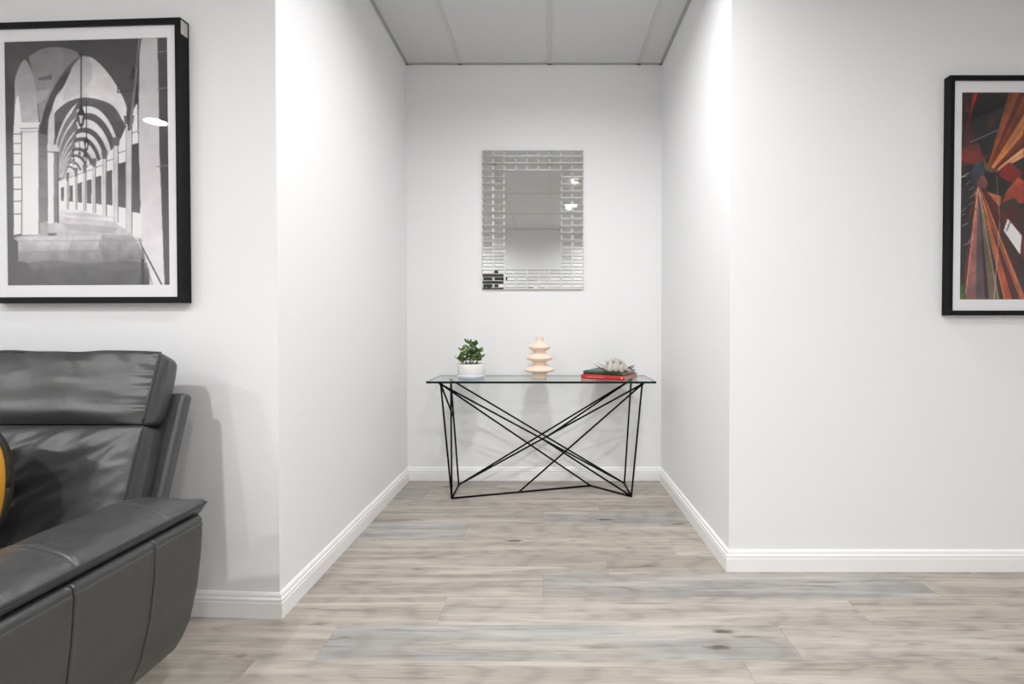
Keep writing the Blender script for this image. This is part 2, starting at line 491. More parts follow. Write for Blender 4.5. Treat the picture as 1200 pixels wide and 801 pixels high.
# skirting boards: stepped profile swept along each wall, mitred
PROF = [(0, 0), (.0160, 0), (.0160, .0560), (.0135, .0575), (.0135, .0600), (.0150, .0615), (.0150, .0690), (.0125, .0715),
        (.0110, .0725), (.0100, .0760), (.0100, .0800), (.0085, .0850), (.0055, .0885), (.0030, .0900), (0, .0900)]
loop = [WLE, WL, WLB, WRB, WR, WRE]
def mitre(i):
    d = []
    for a, b in ((i - 1, i), (i, i + 1)):
        if 0 <= a and b < len(loop):
            t = (Vector(loop[b]) - Vector(loop[a])).normalized(); d.append(Vector((t.y, -t.x)))
    if len(d) == 1: return d[0]
    s = (d[0] + d[1]).normalized()
    return s / s.dot(d[0])
for i, nm in enumerate(['baseboard_left', 'baseboard_recess_left', 'baseboard_recess_back', 'baseboard_recess_right', 'baseboard_right']):
    v, f = [], []
    for j in (i, i + 1):
        mv = mitre(j); p = Vector(loop[j])
        for t, z in PROF:
            q = p + mv * t
            v.append((q.x, q.y, z))
    n = len(PROF)
    f = [(k, (k + 1) % n, (k + 1) % n + n, k + n) for k in range(n)] + [tuple(range(n)), tuple(range(n, 2 * n))]
    structure(pydata(nm, v, f, M['trim']))
structure(box('baseboard_rear', (DX1, YR, 0), (XR, YR + .016, .09), M['trim'], bevel=.003))
structure(box('baseboard_side_left', (XL, YR, 0), (XL + .016, WLE[1] - .02, .09), M['trim'], bevel=.003))
structure(box('baseboard_side_right', (XR - .016, YR + .02, 0), (XR, WRE[1] - .02, .09), M['trim'], bevel=.003))

# downlights, real and added
for i, (x, y, watts) in enumerate(DOWNLIGHTS_AND_FILL):
    t = thing('downlight', 'round white downlight in the grey tiled ceiling', 'ceiling light', (x, y, CEIL - .004))
    t['group'] = 'ceiling downlights'
    ring = lathe('lamp_ring', [(.094, -.002), (.112, -.004), (.114, 0), (.094, .001)], M['lamp_ring'], t, n=36)
    lens = lathe('lamp_lens', [(.001, -.0015), (.094, -.0015), (.094, 0), (.001, 0)], M['lamp_lens'], t, n=36)
    ld = bpy.data.lights.new('lamp_light', 'AREA')
    ld.shape = 'DISK'; ld.size = .155; ld.energy = watts; ld.color = (1.0, 0.99, 0.985); ld.spread = R(162)
    lo = bpy.data.objects.new('lamp_light', ld); C.objects.link(lo); lo.parent = t; lo.location = (0, 0, -.008)

# ------------------------------------------------------------------ sofa (dark leather, faces the camera side)
sofa = thing('recliner_sofa', 'dark grey leather sofa with padded headrest and wide padded arm along left wall', 'sofa', (0, 0, 0))

def axis_samples(h, r0, r1, n, ne=5):
    """samples -h..h, denser inside the rounded ends"""
    a = [-h + r0 * (1 - math.cos(math.pi / 2 * i / ne)) for i in range(ne)]
    b = [h - r1 * (1 - math.cos(math.pi / 2 * i / ne)) for i in range(ne)][::-1]
    mid = [-h + r0 + (2 * h - r0 - r1) * i / n for i in range(n + 1)]
    return a + mid + b

def soft_box(hx, hy, hz, rf, rb, nx, ny, nz, disp=None):
    """rounded block about the origin; edge radius rf on the +Y... -Y(front) side, rb at the back. Returns verts, faces."""
    r = max(rf, rb)
    X, Y, Z = axis_samples(hx, r, r, nx), axis_samples(hy, rf, rb, ny), axis_samples(hz, r, r, nz)
    V, F, idx = [], [], {}
    def vert(p):
        key = (round(p[0], 6), round(p[1], 6), round(p[2], 6))
        if key not in idx:
            idx[key] = len(V); V.append(p)
        return idx[key]
    def face(A, B, mk):
        for i in range(len(A) - 1):
            for j in range(len(B) - 1):
                F.append((vert(mk(A[i], B[j])), vert(mk(A[i + 1], B[j])), vert(mk(A[i + 1], B[j + 1])), vert(mk(A[i], B[j + 1]))))
    for s in (-1, 1):
        face(X, Y, lambda a, b: (a, b, s * hz)); face(X, Z, lambda a, b: (a, s * hy, b)); face(Y, Z, lambda a, b: (s * hx, a, b))
    out = []
    for (x, y, z) in V:
        t = min(1, max(0, (y + hy) / (2 * hy)))
        rr = rf + (rb - rf) * t
        c = Vector((max(-hx + rr, min(hx - rr, x)), max(-hy + rr, min(hy - rr, y)), max(-hz + rr, min(hz - rr, z))))
        d = Vector((x, y, z)) - c
        p = c + (d.normalized() * rr if d.length > 1e-9 else d)
        if disp: p = p + disp(p, (x / hx, y / hy, z / hz))
        out.append(p)
    return out, F

def fold(a, b, seed, sa, sb):
    """ridged folds, elongated along a"""
    n = noise.noise(Vector((a * sa, b * sb, seed)))
    return (1 - abs(n) * 2.2)

BACK_O = Vector((0, 1.440, 0.530)); BU = Vector((0, .322, .947)); BN = Vector((0, .947, -.322))   # BU up the back, BN into the back
def back_pt(p, x0, w0, v0):
    return Vector((x0, 0, 0)) + BACK_O + Vector((p.x, 0, 0)) + BN * (w0 + p.y) + BU * (v0 + p.z)

def headrest(xc, hx):
    hv, hw = .116, .048
    def disp(p, u):
        d = Vector((0, 0, 0))
        if u[1] < -.3:
            bul = (1 - abs(u[0]) ** 3) * (1 - u[2] ** 2 * .9)
            d.y -= .030 * max(0, bul)
            edge = hx - abs(p.x)
            d.y -= .0085 * math.exp(-edge / .06) * noise.noise(Vector((p.x * 9, p.z * 55, 3.1))) * (1 if edge > .004 else .3)
            d.y -= .0060 * noise.noise(Vector((p.x * 7 + p.z * 6, p.z * 17 - p.x * 4, 7.7)))
            top = hv - p.z
            d.y -= 0.0080 * math.exp(-top / .035) * noise.noise(Vector((p.x * 42 + p.z * 40, p.z * 7, 1.3)))
            d.y -= .012 * math.exp(-((u[2] + .72) / .25) ** 2) * max(0, 1 - abs(u[0]) ** 6)
        else:
            d.x += .010 * (1 - u[2] ** 2) * (1 if u[0] > .9 else (-1 if u[0] < -.9 else 0))
        if u[2] > .8:
            d.z += .006 * noise.noise(Vector((p.x * 9, .2, 5.5)))
        return d
    v, f = soft_box(hx, hw, hv, .006, .034, 60, 10, 36, disp)
    v = [back_pt(p, xc, hw, .228 + hv) for p in v]
    h = pydata('headrest', v, f, M['leather'], sofa, smooth=True)
    # piping round the front edge
    pts = []
    e = hx - .003
    for k in range(33): pts.append((-e + 2 * e * k / 32, hv - .001))
    for k in range(1, 17): pts.append((e, hv - .001 - 2 * hv * .97 * k / 16))
    loop3 = []
    for x, z in pts:
        zz = z + (.006 * noise.noise(Vector((x * 9, .2, 5.5))) if z > hv - .01 else 0)
        loop3.append(back_pt(Vector((x, -hw + .0015, zz)), xc, hw, .228 + hv))
    tube('piping', loop3, .0042, M['thread'], h, n=8)
    return h

def lumbar(xc, hx):
    hv, hw = .205, .050
    def disp(p, u):
        d = Vector((0, 0, 0))
        if u[1] < -.3:
            bul = (1 - abs(u[0]) ** 4) * (1 - abs(u[2]) ** 3)
            d.y -= .022 * max(0, bul)
            m = max(0, 1 - abs(u[0]) ** 8) * max(0, 1 - abs(u[2]) ** 8)
            a, b = p.x * .83 + p.z * .56, -p.x * .56 + p.z * .83
            d.y -= m * .0105 * fold(a, b, 2.2, 3.0, 10.0)
            d.y -= m * .0048 * fold(a, b, 9.1, 6.0, 24.0)
            edge = hx - p.x
            d.y -= .004 * math.exp(-edge / .06) * noise.noise(Vector((p.x * 8, p.z * 34, 4.4)))
        else:
            d.x += .010 * (1 - u[2] ** 2) * (1 if u[0] > .9 else (-1 if u[0] < -.9 else 0))
        return d
    v, f = soft_box(hx, hw, hv, .006, .030, 70, 10, 60, disp)
    v = [back_pt(p, xc, hw + .004, .226 - hv) for p in v]
    h = pydata('back_cushion', v, f, M['leather'], sofa, smooth=True)
    e = hx - .003
    pts = [(-e + 2 * e * k / 32, hv - .003) for k in range(33)] + [(e, hv - .003 - 2 * hv * .95 * k / 20) for k in range(1, 21)]
    tube('piping', [back_pt(Vector((x, -hw + .0015, z)), xc, hw + .004, .226 - hv) for x, z in pts], .0036, M['thread'], h, n=8)
    return h

SX0, SX1 = -3.10, -1.00            # outer faces of the arms
for xc in (-1.555, -2.545):
    hx = .305 if xc > -2 else .305
for xc, hx in ((-1.6480, .3980), (-2.4520, .3980)):
    headrest(xc, hx); lumbar(xc, hx)
# reclined outer shell behind the cushions
v, f = soft_box(.845, .022, .330, .014, .018, 12, 4, 10)
pydata('back_shell', [back_pt(p, -2.05, .108, .345 - .330) for p in v], f, M['leather'], sofa, smooth=True)

# arm: side panel, pad
def panel_x(z):
    pr = [(.110, .125), (.118, .082), (.15, .062), (.20, .040), (.30, .018), (.40, .006), (.480, .0), (.497, .003), (.505, .012), (.508, .024)]
    if z <= pr[0][0]: return pr[0][1]
    for (a, xa), (b, xb) in zip(pr, pr[1:]):
        if z <= b: return xa + (xb - xa) * (z - a) / (b - a)
    return pr[-1][1]
def arm(side):
    sgn = side
    xo = SX1 if side > 0 else SX0
    Y0, Y1 = .46, 1.425
    ys = set(np.linspace(Y0, Y1 - .014, 60).tolist() + [Y1 - .014 + .014 * math.sin(math.pi / 2 * i / 6) for i in range(7)])
    for s in (1.032, 1.245):
        ys |= set(np.linspace(s - .014, s + .014, 41).tolist())
    ys = sorted(ys)
    zs = sorted(set(np.linspace(.115, .478, 30).tolist() + [.110, .112, .118, .126, .482, .484, .486, .488, .491, .494, .497, .500, .503, .506, .508]))
    V, F = [], []
    for y in ys:
        tail = max(0, (y - (Y1 - .014)) / .014); rnd_in = .013 * (1 - math.sqrt(max(0, 1 - tail * tail)))
        for z in zs:
            ins = panel_x(z) + rnd_in
            for s in (1.032, 1.245):
                dd = abs(y - s)
                ins += .0060 * math.exp(-(dd / .0017) ** 2) - .0009 * math.exp(-((dd - .006) / .004) ** 2)
            ins += .0020 * math.exp(-((z - .486) / .0022) ** 2)
            if z < .46: ins += .002 * noise.noise(Vector((y * 4, z * 4, 2.0)))
            V.append((xo - sgn * ins, y, z))
    nz, ny = len(zs), len(ys)
    F = [(i * nz + j, i * nz + j + 1, (i + 1) * nz + j + 1, (i + 1) * nz + j) for i in range(ny - 1) for j in range(nz - 1)]
    # close: inner wall at x = xo - sgn*.235
    base = len(V)
    xin = xo - sgn * .235
    for y in ys:
        V.append((xin, y, zs[0])); V.append((xin, y, zs[-1]))
    for i in range(ny - 1):
        F.append((base + 2 * i, base + 2 * i + 1, base + 2 * i + 3, base + 2 * i + 2))
        F.append((i * nz, (i + 1) * nz, base + 2 * i + 2, base + 2 * i))
        F.append((i * nz + nz - 1, base + 2 * i + 1, base + 2 * i + 3, (i + 1) * nz + nz - 1))
    for i in (0, ny - 1):
        F.append(tuple(i * nz + j for j in range(nz)) + (base + 2 * i + 1, base + 2 * i))
    pan = pydata('side_panel', V, F, M['leather'], sofa, smooth=True)
    # pad: cross-section swept along y, (offset from outer face inward, z)
    sec = spline([(.036, .5085), (.016, .5120), (.004, .5260), (-.0005, .5370), (.004, .5440), (.024, .5570), (.065, .5690), (.120, .5735), (.170, .5700),
                  (.212, .5560), (.236, .5310), (.240, .5080), (.225, .4950)], 5)
    Ys = set(np.linspace(.45, 1.415, 130).tolist())
    for s in (1.04, 1.29): Ys |= set(np.linspace(s - .01, s + .06, 80).tolist())
    Ys = sorted(Ys)
    V, F = [], []
    n = len(sec)
    for y in Ys:
        for k, (o, z) in enumerate(sec):
            yy = y
            top = 1.0 if 5 * 4 <= k <= 5 * 10 else 0.0
            tail = max(0, (y - 1.335) / .08)
            zz = z - .020 * tail ** 2.4 * min(1, max(0, (o - .004) / .05))
            yy += .016 * tail * (o - .11) / -.12 if o < .11 else 0       # the outer rear corner runs out to a point
            if top:
                zz += .0032 * noise.noise(Vector((o * 16, y * 7, 3.0))) + .0016 * noise.noise(Vector((o * 40 + y * 20, y * 26, 8.0)))
                for s in (1.04, 1.29):
                    dd = (y - s - .045 * ((o / .235) ** 1.3))
                    zz -= .0036 * math.exp(-(dd / .0022) ** 2) - .0014 * math.exp(-((abs(dd) - .010) / .006) ** 2)
            V.append((xo - sgn * o, yy, zz))
    for i in range(len(Ys) - 1):
        for k in range(n):
            F.append((i * n + k, i * n + (k + 1) % n, (i + 1) * n + (k + 1) % n, (i + 1) * n + k))
    F.append(tuple(range(n))); F.append(tuple((len(Ys) - 1) * n + k for k in range(n)))
    pad = pydata('arm_pad', V, F, M['leather'], sofa, smooth=True)
    pts = [(xo + sgn * .0005, y, .5370) for y in np.linspace(.46, 1.430, 40)]
    tube('piping', pts, .0034, M['thread'], pad, n=8)
    return pan
arm(1); arm(-1)
v, f = soft_box(.80, .36, .14, .03, .03, 8, 6, 4)
pydata('seat_base', [p + Vector((-2.05, .98, .265)) for p in v], f, M['leather'], sofa, smooth=True)
for xc in (-1.65, -2.45):
    v, f = soft_box(.395, .40, .075, .04, .03, 16, 16, 4, lambda p, u: Vector((0, 0, .02 * (1 - u[0] ** 2) * (1 - u[1] ** 2) if u[2] > .3 else 0)))
    pydata('seat_cushion', [p + Vector((xc, .995, .355)) for p in v], f, M['leather'], sofa, smooth=True)
for x in (-1.16, -2.94):
    for y in (.60, 1.30):
        box('foot', (x - .03, y - .03, 0), (x + .03, y + .03, .135), M['plastic'], sofa, bevel=.004)

# mustard cushion leaning in the corner of the sofa
cu = thing('cushion', 'mustard yellow velvet cushion with dark brown back leaning on leather sofa', 'cushion', (-1.690, 1.315, .468))
def cushion_half(front):
    n, V, F = 26, [], []
    for i in range(n + 1):
        for j in range(49):
            a = 2 * math.pi * j / 48; t = i / n
            ca, sa = math.cos(a), math.sin(a)
            e = 2.4
            rr = 1 / (abs(ca) ** e + abs(sa) ** e) ** (1 / e)
            x, z = .200 * rr * ca * t, .180 * rr * sa * t
            h = .062 * (1 - t ** 2.6) ** .62
            h += .003 * noise.noise(Vector((x * 16, z * 16, 2.0))) * (1 - t)
            V.append((x, -h if front else h, z))
    for i in range(n):
        for j in range(48):
            F.append((i * 49 + j, i * 49 + j + 1, (i + 1) * 49 + j + 1, (i + 1) * 49 + j))
    bm = bmesh.new(); vs = [bm.verts.new(p) for p in V]
    for q in F:
        bm.faces.new([vs[k] for k in q])
    bmesh.ops.remove_doubles(bm, verts=bm.verts[:], dist=1e-5)
    return bm
cf = from_bm('cushion_front', cushion_half(True), M['mustard'], cu, True)
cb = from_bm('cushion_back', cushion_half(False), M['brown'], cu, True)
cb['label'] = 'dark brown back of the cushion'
edge = []
for j in range(49):
    a = 2 * math.pi * j / 48; ca, sa = math.cos(a), math.sin(a); rr = 1 / (abs(ca) ** 2.4 + abs(sa) ** 2.4) ** (1 / 2.4)
    edge.append((.201 * rr * ca, 0, .181 * rr * sa))
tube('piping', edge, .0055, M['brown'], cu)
cu.location = (-1.606, 1.318, .630); cu.rotation_euler = (R(-4), 0, R(-11))

# ------------------------------------------------------------------ console table
tbl = thing('console_table', 'console table with clear glass top on crossed black metal rods', 'table', (0, 0, 0))
GX0, GX1, GY0, GY1, GZ0, GZ1 = -.737, .628, 2.930, 3.310, .7055, .718
bm = bmesh.new(); add_box(bm, (GX0, GY0, GZ0), (GX1, GY1, GZ1)); bm.normal_update()
for fc in bm.faces:
    fc.material_index = (1 if fc.normal.y < -.5 else 3) if abs(fc.normal.z) < .5 else (0 if fc.calc_center_median().z > .713 else 2)
from_bm('glass_top', bm, [M['glass'], M['glass_edge'], M['glass_under'], M['glass_side']], tbl)
r = .0056
ZT, ZB = .6990, r
P1, P2, P3, P4 = (-.655, 2.952, ZT), (-.645, 3.20, ZT), (.548, 2.952, ZT), (.523, 3.20, ZT)
A, Cc, B, D = (-.596, 2.979, ZB), (-.601, 3.231, ZB), (.495, 3.012, ZB), (.490, 3.262, ZB)
E, Fp = (-.196, 3.096, ZB), (.261, 3.215, ZB)
lerp = lambda p, q, t: tuple(a + (b - a) * t for a, b in zip(p, q))
def on(p, q, px):
    """point of rod p-q that the photograph shows at column px"""
    best = min((abs(645 + 580 * lerp(p, q, k / 400)[0] / lerp(p, q, k / 400)[1] - px), k) for k in range(401))[1]
    return lerp(p, q, best / 400)
M1 = lerp(P2, Cc, .36); M2 = on(P1, D, 636.0); M3 = on(Cc, P3, 644.7)
for a, b in [(P1, A), (P2, A), (P2, Cc), (P1, M1), (P1, D), (P1, Fp), (P2, D), (M2, B), (Cc, P4), (Cc, P3), (P3, E), (P4, M3),
             (P3, B), (P4, D), (A, Fp), (Fp, B), (A, Cc), (D, B)]:
    tube('rod', [a, b], r, M['rod'], tbl, n=10)
for p in (P1, P2, P3, P4):
    o = lathe('top_pad', [(.009, -.004), (.012, .0), (.012, .0050), (.011, .0062)], M['rod'], tbl, n=16); o.location = p

# vase
vase = thing('vase', 'pale peach ceramic vase with three stacked bulging tiers', 'vase', (-.069, 3.10, GZ1))
prof = spline([(.044, .002), (.0465, .012), (.046, .026), (.047, .033), (.062, .039), (.086, .0445), (.0945, .0520), (.0920, .0610), (.070, .075), (.047, .087), (.0400, .097),
               (.044, .105), (.062, .112), (.0770, .119), (.0825, .1265), (.0795, .1355), (.057, .151), (.0385, .163), (.041, .171), (.055, .180), (.0655, .187), (.0695, .1945), (.0660, .2030),
               (.050, .2140), (.033, .222), (.0255, .231), (.0235, .243), (.0245, .2575)], 5)
prof = [(.001, 0), (.040, 0)] + [tuple(p) for p in prof] + [(.0225, .2605), (.0185, .2575), (.0175, .20), (.001, .20)]
lathe('vase_body', prof, M['vase'], vase, n=56)

# potted succulent
pot = thing('potted_succulent', 'small green succulent in round white pot on pale blue saucer', 'plant', (-.497, 3.10, GZ1))
lathe('saucer', [(.001, 0), (.074, 0), (.082, .003), (.0885, .014), (.0885, .027), (.0855, .0275), (.083, .016), (.070, .008), (.001, .007)], M['saucer'], pot, n=48)
lathe('pot_body', [(.001, .008), (.070, .008), (.079, .016), (.0835, .030), (.0855, .055), (.0855, .091), (.0845, .0935), (.0795, .0935), (.079, .090), (.078, .082), (.001, .082)], M['pot'], pot, n=48)
lathe('soil', [(.001, .0815), (.0775, .0815), (.0772, .085), (.04, .088), (.001, .0885)], M['soil'], pot, n=28)
def leaf_mesh():
    V, F = [], []
    na, nb = 9, 8
    for i in range(na + 1):
        t = i / na
        w = .5 * (math.sin(math.pi * min(1, t ** .72)) ** .75) if 0 < t < 1 else .03
        for j in range(nb):
            a = 2 * math.pi * j / nb
            V.append((t, w * .66 * math.cos(a), .11 * w * 2 * math.sin(a) * .8 + .16 * t * t))
    for i in range(na):
        for j in range(nb):
            F.append((i * nb + j, i * nb + (j + 1) % nb, (i + 1) * nb + (j + 1) % nb, (i + 1) * nb + j))
    F.append(tuple(range(nb))); F.append(tuple(na * nb + j for j in range(nb)))
    return V, F
lv, lf = leaf_mesh()
lm = []
for mt in (M['leaf'], M['leaf_pale']):
    o = pydata('leaf', lv, lf, mt, None, smooth=True); lm.append(o.data); bpy.data.objects.remove(o)
rl = random.Random(21)
def leaf(p, yaw, pitch, size, roll, pale):
    o = bpy.data.objects.new('leaf', lm[1 if pale else 0]); C.objects.link(o); o.parent = pot
    o.matrix_local = Matrix.Translation(p) @ Matrix.Rotation(yaw, 4, 'Z') @ Matrix.Rotation(-pitch, 4, 'Y') @ Matrix.Rotation(roll, 4, 'X') @ Matrix.Scale(size, 4)
stems = [(-.045, .0, -.028, .055), (-.012, .01, -.012, .128), (.018, -.01, .03, .118), (.045, .005, .05, .075), (.0, -.035, .0, .085), (.0, .04, .0, .10), (-.03, -.02, -.05, .085), (.032, -.03, .055, .045), (-.05, -.03, -.065, .030)]
for bx, by, lx, h in stems:
    base = Vector((bx * .7, by * .7, .086)); tip = Vector((lx, by * 1.3, .090 + h))
    mid = (base + tip) / 2 + Vector((lx * .12, 0, .004))
    pts = [Vector(p) for p in spline([base, mid, tip], 5)]
    tube('stem', pts, [.0030 - .0014 * k / (len(pts) - 1) for k in range(len(pts))], M['stem'], pot, n=6)
    nl = max(2, int(h / .026))
    for q in range(nl):
        p = pts[min(len(pts) - 1, int((q + 1) / nl * (len(pts) - 1)))]
        y0 = rl.uniform(0, math.pi) + q * 1.57
        for s in (0, math.pi):
            if p.z < .105 and rl.random() < .3: continue
            leaf(p, y0 + s + rl.uniform(-.3, .3), rl.uniform(.15, .85), rl.uniform(.038, .052), rl.uniform(-.4, .4), rl.random() < .4)
    leaf(tip, rl.uniform(0, 6), 1.1, rl.uniform(.032, .042), 0, True)
    leaf(tip, rl.uniform(0, 6), .9, rl.uniform(.032, .042), 0, False)

# books: local x runs along the spine (spine at y=0), y into the book
def book(label, loc, rz, Ls, W, T, cov):
    t = thing('book', label, 'book', loc, rz)
    bm = bmesh.new(); c = .0025
    add_box(bm, (0, 0, 0), (Ls, W, c), .0008); add_box(bm, (0, 0, T - c), (Ls, W, T), .0008)
    # rounded spine
    n = 10
    ring = []
    for x in (0, Ls):
        rr = []
        for k in range(n + 1):
            a = math.pi * k / n
            rr.append(bm.verts.new((x, .0005 - .006 * math.sin(a), T / 2 - (T / 2 - .0002) * math.cos(a))))
        for k in range(n + 1):
            a = math.pi * (n - k) / n
            rr.append(bm.verts.new((x, .003 - .006 * math.sin(a), T / 2 - (T / 2 - c) * math.cos(a))))
        ring.append(rr)
    m = len(ring[0])
    for k in range(m): bm.faces.new((ring[0][k], ring[0][(k + 1) % m], ring[1][(k + 1) % m], ring[1][k]))
    for k in range(n): 
        for rr in ring: bm.faces.new((rr[k], rr[k + 1], rr[m - 2 - k], rr[m - 1 - k]))
    from_bm('cover', bm, cov, t)
    box('page_block', (.004, .001, c), (Ls - .004, W - .005, T - c), M['paper'], t)
    return t
th = R(-26)
def place_book(label, corner, ang, Ls, W, T, cov):
    """corner = near front corner (right end of the spine)"""
    d = Vector((math.cos(ang), math.sin(ang)))
    return book(label, (corner[0] - d.x * Ls, corner[1] - d.y * Ls, corner[2]), ang, Ls, W, T, cov)
red = place_book('thick red book with pale lettering on the spine, under the green book', (.446, 2.962, GZ1), R(-28), .285, .245, .027, M['red'])
grn = place_book('dark green book lying on the red book, under the seashell', (.440, 2.992, GZ1 + .027), R(-28), .262, .237, .021, M['green'])
# raised pale marks along the red spine and its round emblem (too small in the photograph to read)
x = .040
for wd in (.012, .016, .010, .014, .018, .011):
    box('spine_mark', (x, -.0060, .0110), (x + wd, -.0045, .0150), M['ink'], red); x += wd + .006
e = lathe('spine_emblem', [(.0005, -.0008), (.006, -.0008), (.006, .0008), (.0005, .0008)], M['ink'], red, n=18)
e.location = (.268, -.0058, .0135); e.rotation_euler = (R(90), 0, 0)

# spiny seashell
sh = thing('seashell', 'ribbed white spiny seashell resting on the stacked books', 'shell', (.412, 3.045, GZ1 + .048), R(-10))
V, F = [], []
na, nb = 44, 40
for i in range(na + 1):
    t = i / na
    x = -.088 + .176 * t
    env = max(.02, math.sin(math.pi * min(1, max(0, t)) ** .80)) ** .78
    
    for j in range(nb):
        a = 2 * math.pi * j / nb
        rib = 1 + .055 * math.sin(t * 40 + a * 2.2)
        lob = 1 + .06 * math.cos(a * 6 + t * 5)
        ry, rz = .052 * env * rib * lob, .078 * env * rib * lob
        z = max(0.001 + .003 * math.sin(a * 9) ** 2, rz * math.sin(a) if math.sin(a) > 0 else 0.0)
        V.append((x, ry * math.cos(a), z))
for i in range(na):
    for j in range(nb):
        F.append((i * nb + j, i * nb + (j + 1) % nb, (i + 1) * nb + (j + 1) % nb, (i + 1) * nb + j))
F.append(tuple(range(nb))); F.append(tuple(na * nb + j for j in range(nb)))
pydata('shell_body', V, F, M['shell'], sh, smooth=True)
spikes = [((-.060, -.010, .018), (-.100, -.015, .020), (-.140, -.02, .046), 1), ((-.055, .0, .026), (-.090, -.01, .036), (-.118, -.02, .060), 0), ((-.045, -.02, .040), (-.062, -.03, .062), (-.072, -.03, .076), 0),
          ((-.050, -.03, .006), (-.075, -.05, .012), (-.092, -.07, .016), 1), ((-.020, -.04, .008), (-.028, -.062, .008), (-.034, -.085, .004), 1), ((.012, -.045, .008), (.012, -.066, .008), (.010, -.085, .003), 1),
          ((.045, -.035, .008), (.060, -.055, .010), (.072, -.075, .006), 1), ((.060, -.01, .020), (.085, -.015, .032), (.110, -.02, .042), 1), ((.060, .01, .012), (.085, .02, .018), (.105, .03, .030), 1),
          ((-.02, -.03, .058), (-.026, -.045, .070), (-.030, -.052, .078), 0), ((.02, -.03, .058), (.026, -.045, .066), (.03, -.052, .072), 0)]
for a, b, c, dark in spikes:
    pts = spline([a, b, c], 4)
    tube('spike', pts, [max(.0008, .0075 * (1 - k / (len(pts) - 1)) ** .8) for k in range(len(pts))], M['shell_dark'] if dark else M['shell'], sh, n=7)

# ------------------------------------------------------------------ wall mirror with bevelled brick tiles
MX0, MX1, MZ0, MZ1, MY = -.457, .221, 1.292, 2.220, 3.346
mir = thing('wall_mirror', 'silver wall mirror bordered by rows of small brick-shaped mirror pieces', 'mirror', ((MX0 + MX1) / 2, MY, MZ0))
mw, mh = MX1 - MX0, MZ1 - MZ0
box('backing_board', (-mw / 2 + .004, -.012, .004), (mw / 2 - .004, -.0005, mh - .004), M['backing'], mir)
box('mirror_plate', (-mw / 2, -.016, 0), (mw / 2, -.012, mh), M['mirror'], mir, bevel=.0012)
cw, rh = mw / 9, mh / 20
tilt = random.Random(5)
tile_me = None
def brick_mesh():
    bm = bmesh.new()
    hx, hz, bv = cw / 2 - .0012, .0152, .0058
    o = [(-hx, 0, -hz), (hx, 0, -hz), (hx, 0, hz), (-hx, 0, hz)]
    m_ = [(x, -.0025, z) for x, _, z in o]
    t_ = [(x - math.copysign(bv, x), -.0058, z - math.copysign(bv, z)) for x, _, z in o]
    vs = [bm.verts.new(p) for p in o + m_ + t_]
    for i in range(4):
        j = (i + 1) % 4
        bm.faces.new((vs[i], vs[j], vs[j + 4], vs[i + 4])); bm.faces.new((vs[i + 4], vs[j + 4], vs[j + 8], vs[i + 8]))
    bm.faces.new(vs[8:12]); bm.faces.new(vs[0:4])
    bmesh.ops.recalc_face_normals(bm, faces=bm.faces[:])
    me = bpy.data.meshes.new('mirror_brick'); bm.to_mesh(me); bm.free(); me.materials.append(M['mirror'])
    return me
bme = brick_mesh()
for row in range(20):
    for col in range(9):
        if 3 <= row < 17 and 2 <= col < 7: continue
        o = bpy.data.objects.new('mirror_brick', bme); C.objects.link(o); o.parent = mir
        o.location = (-mw / 2 + (col + .5) * cw, -.0162, (row + .5) * rh)
        o.rotation_euler = (R(tilt.uniform(-.7, .7)), 0, 0)
        o.rotation_euler.z = R(tilt.uniform(-.5, .5))

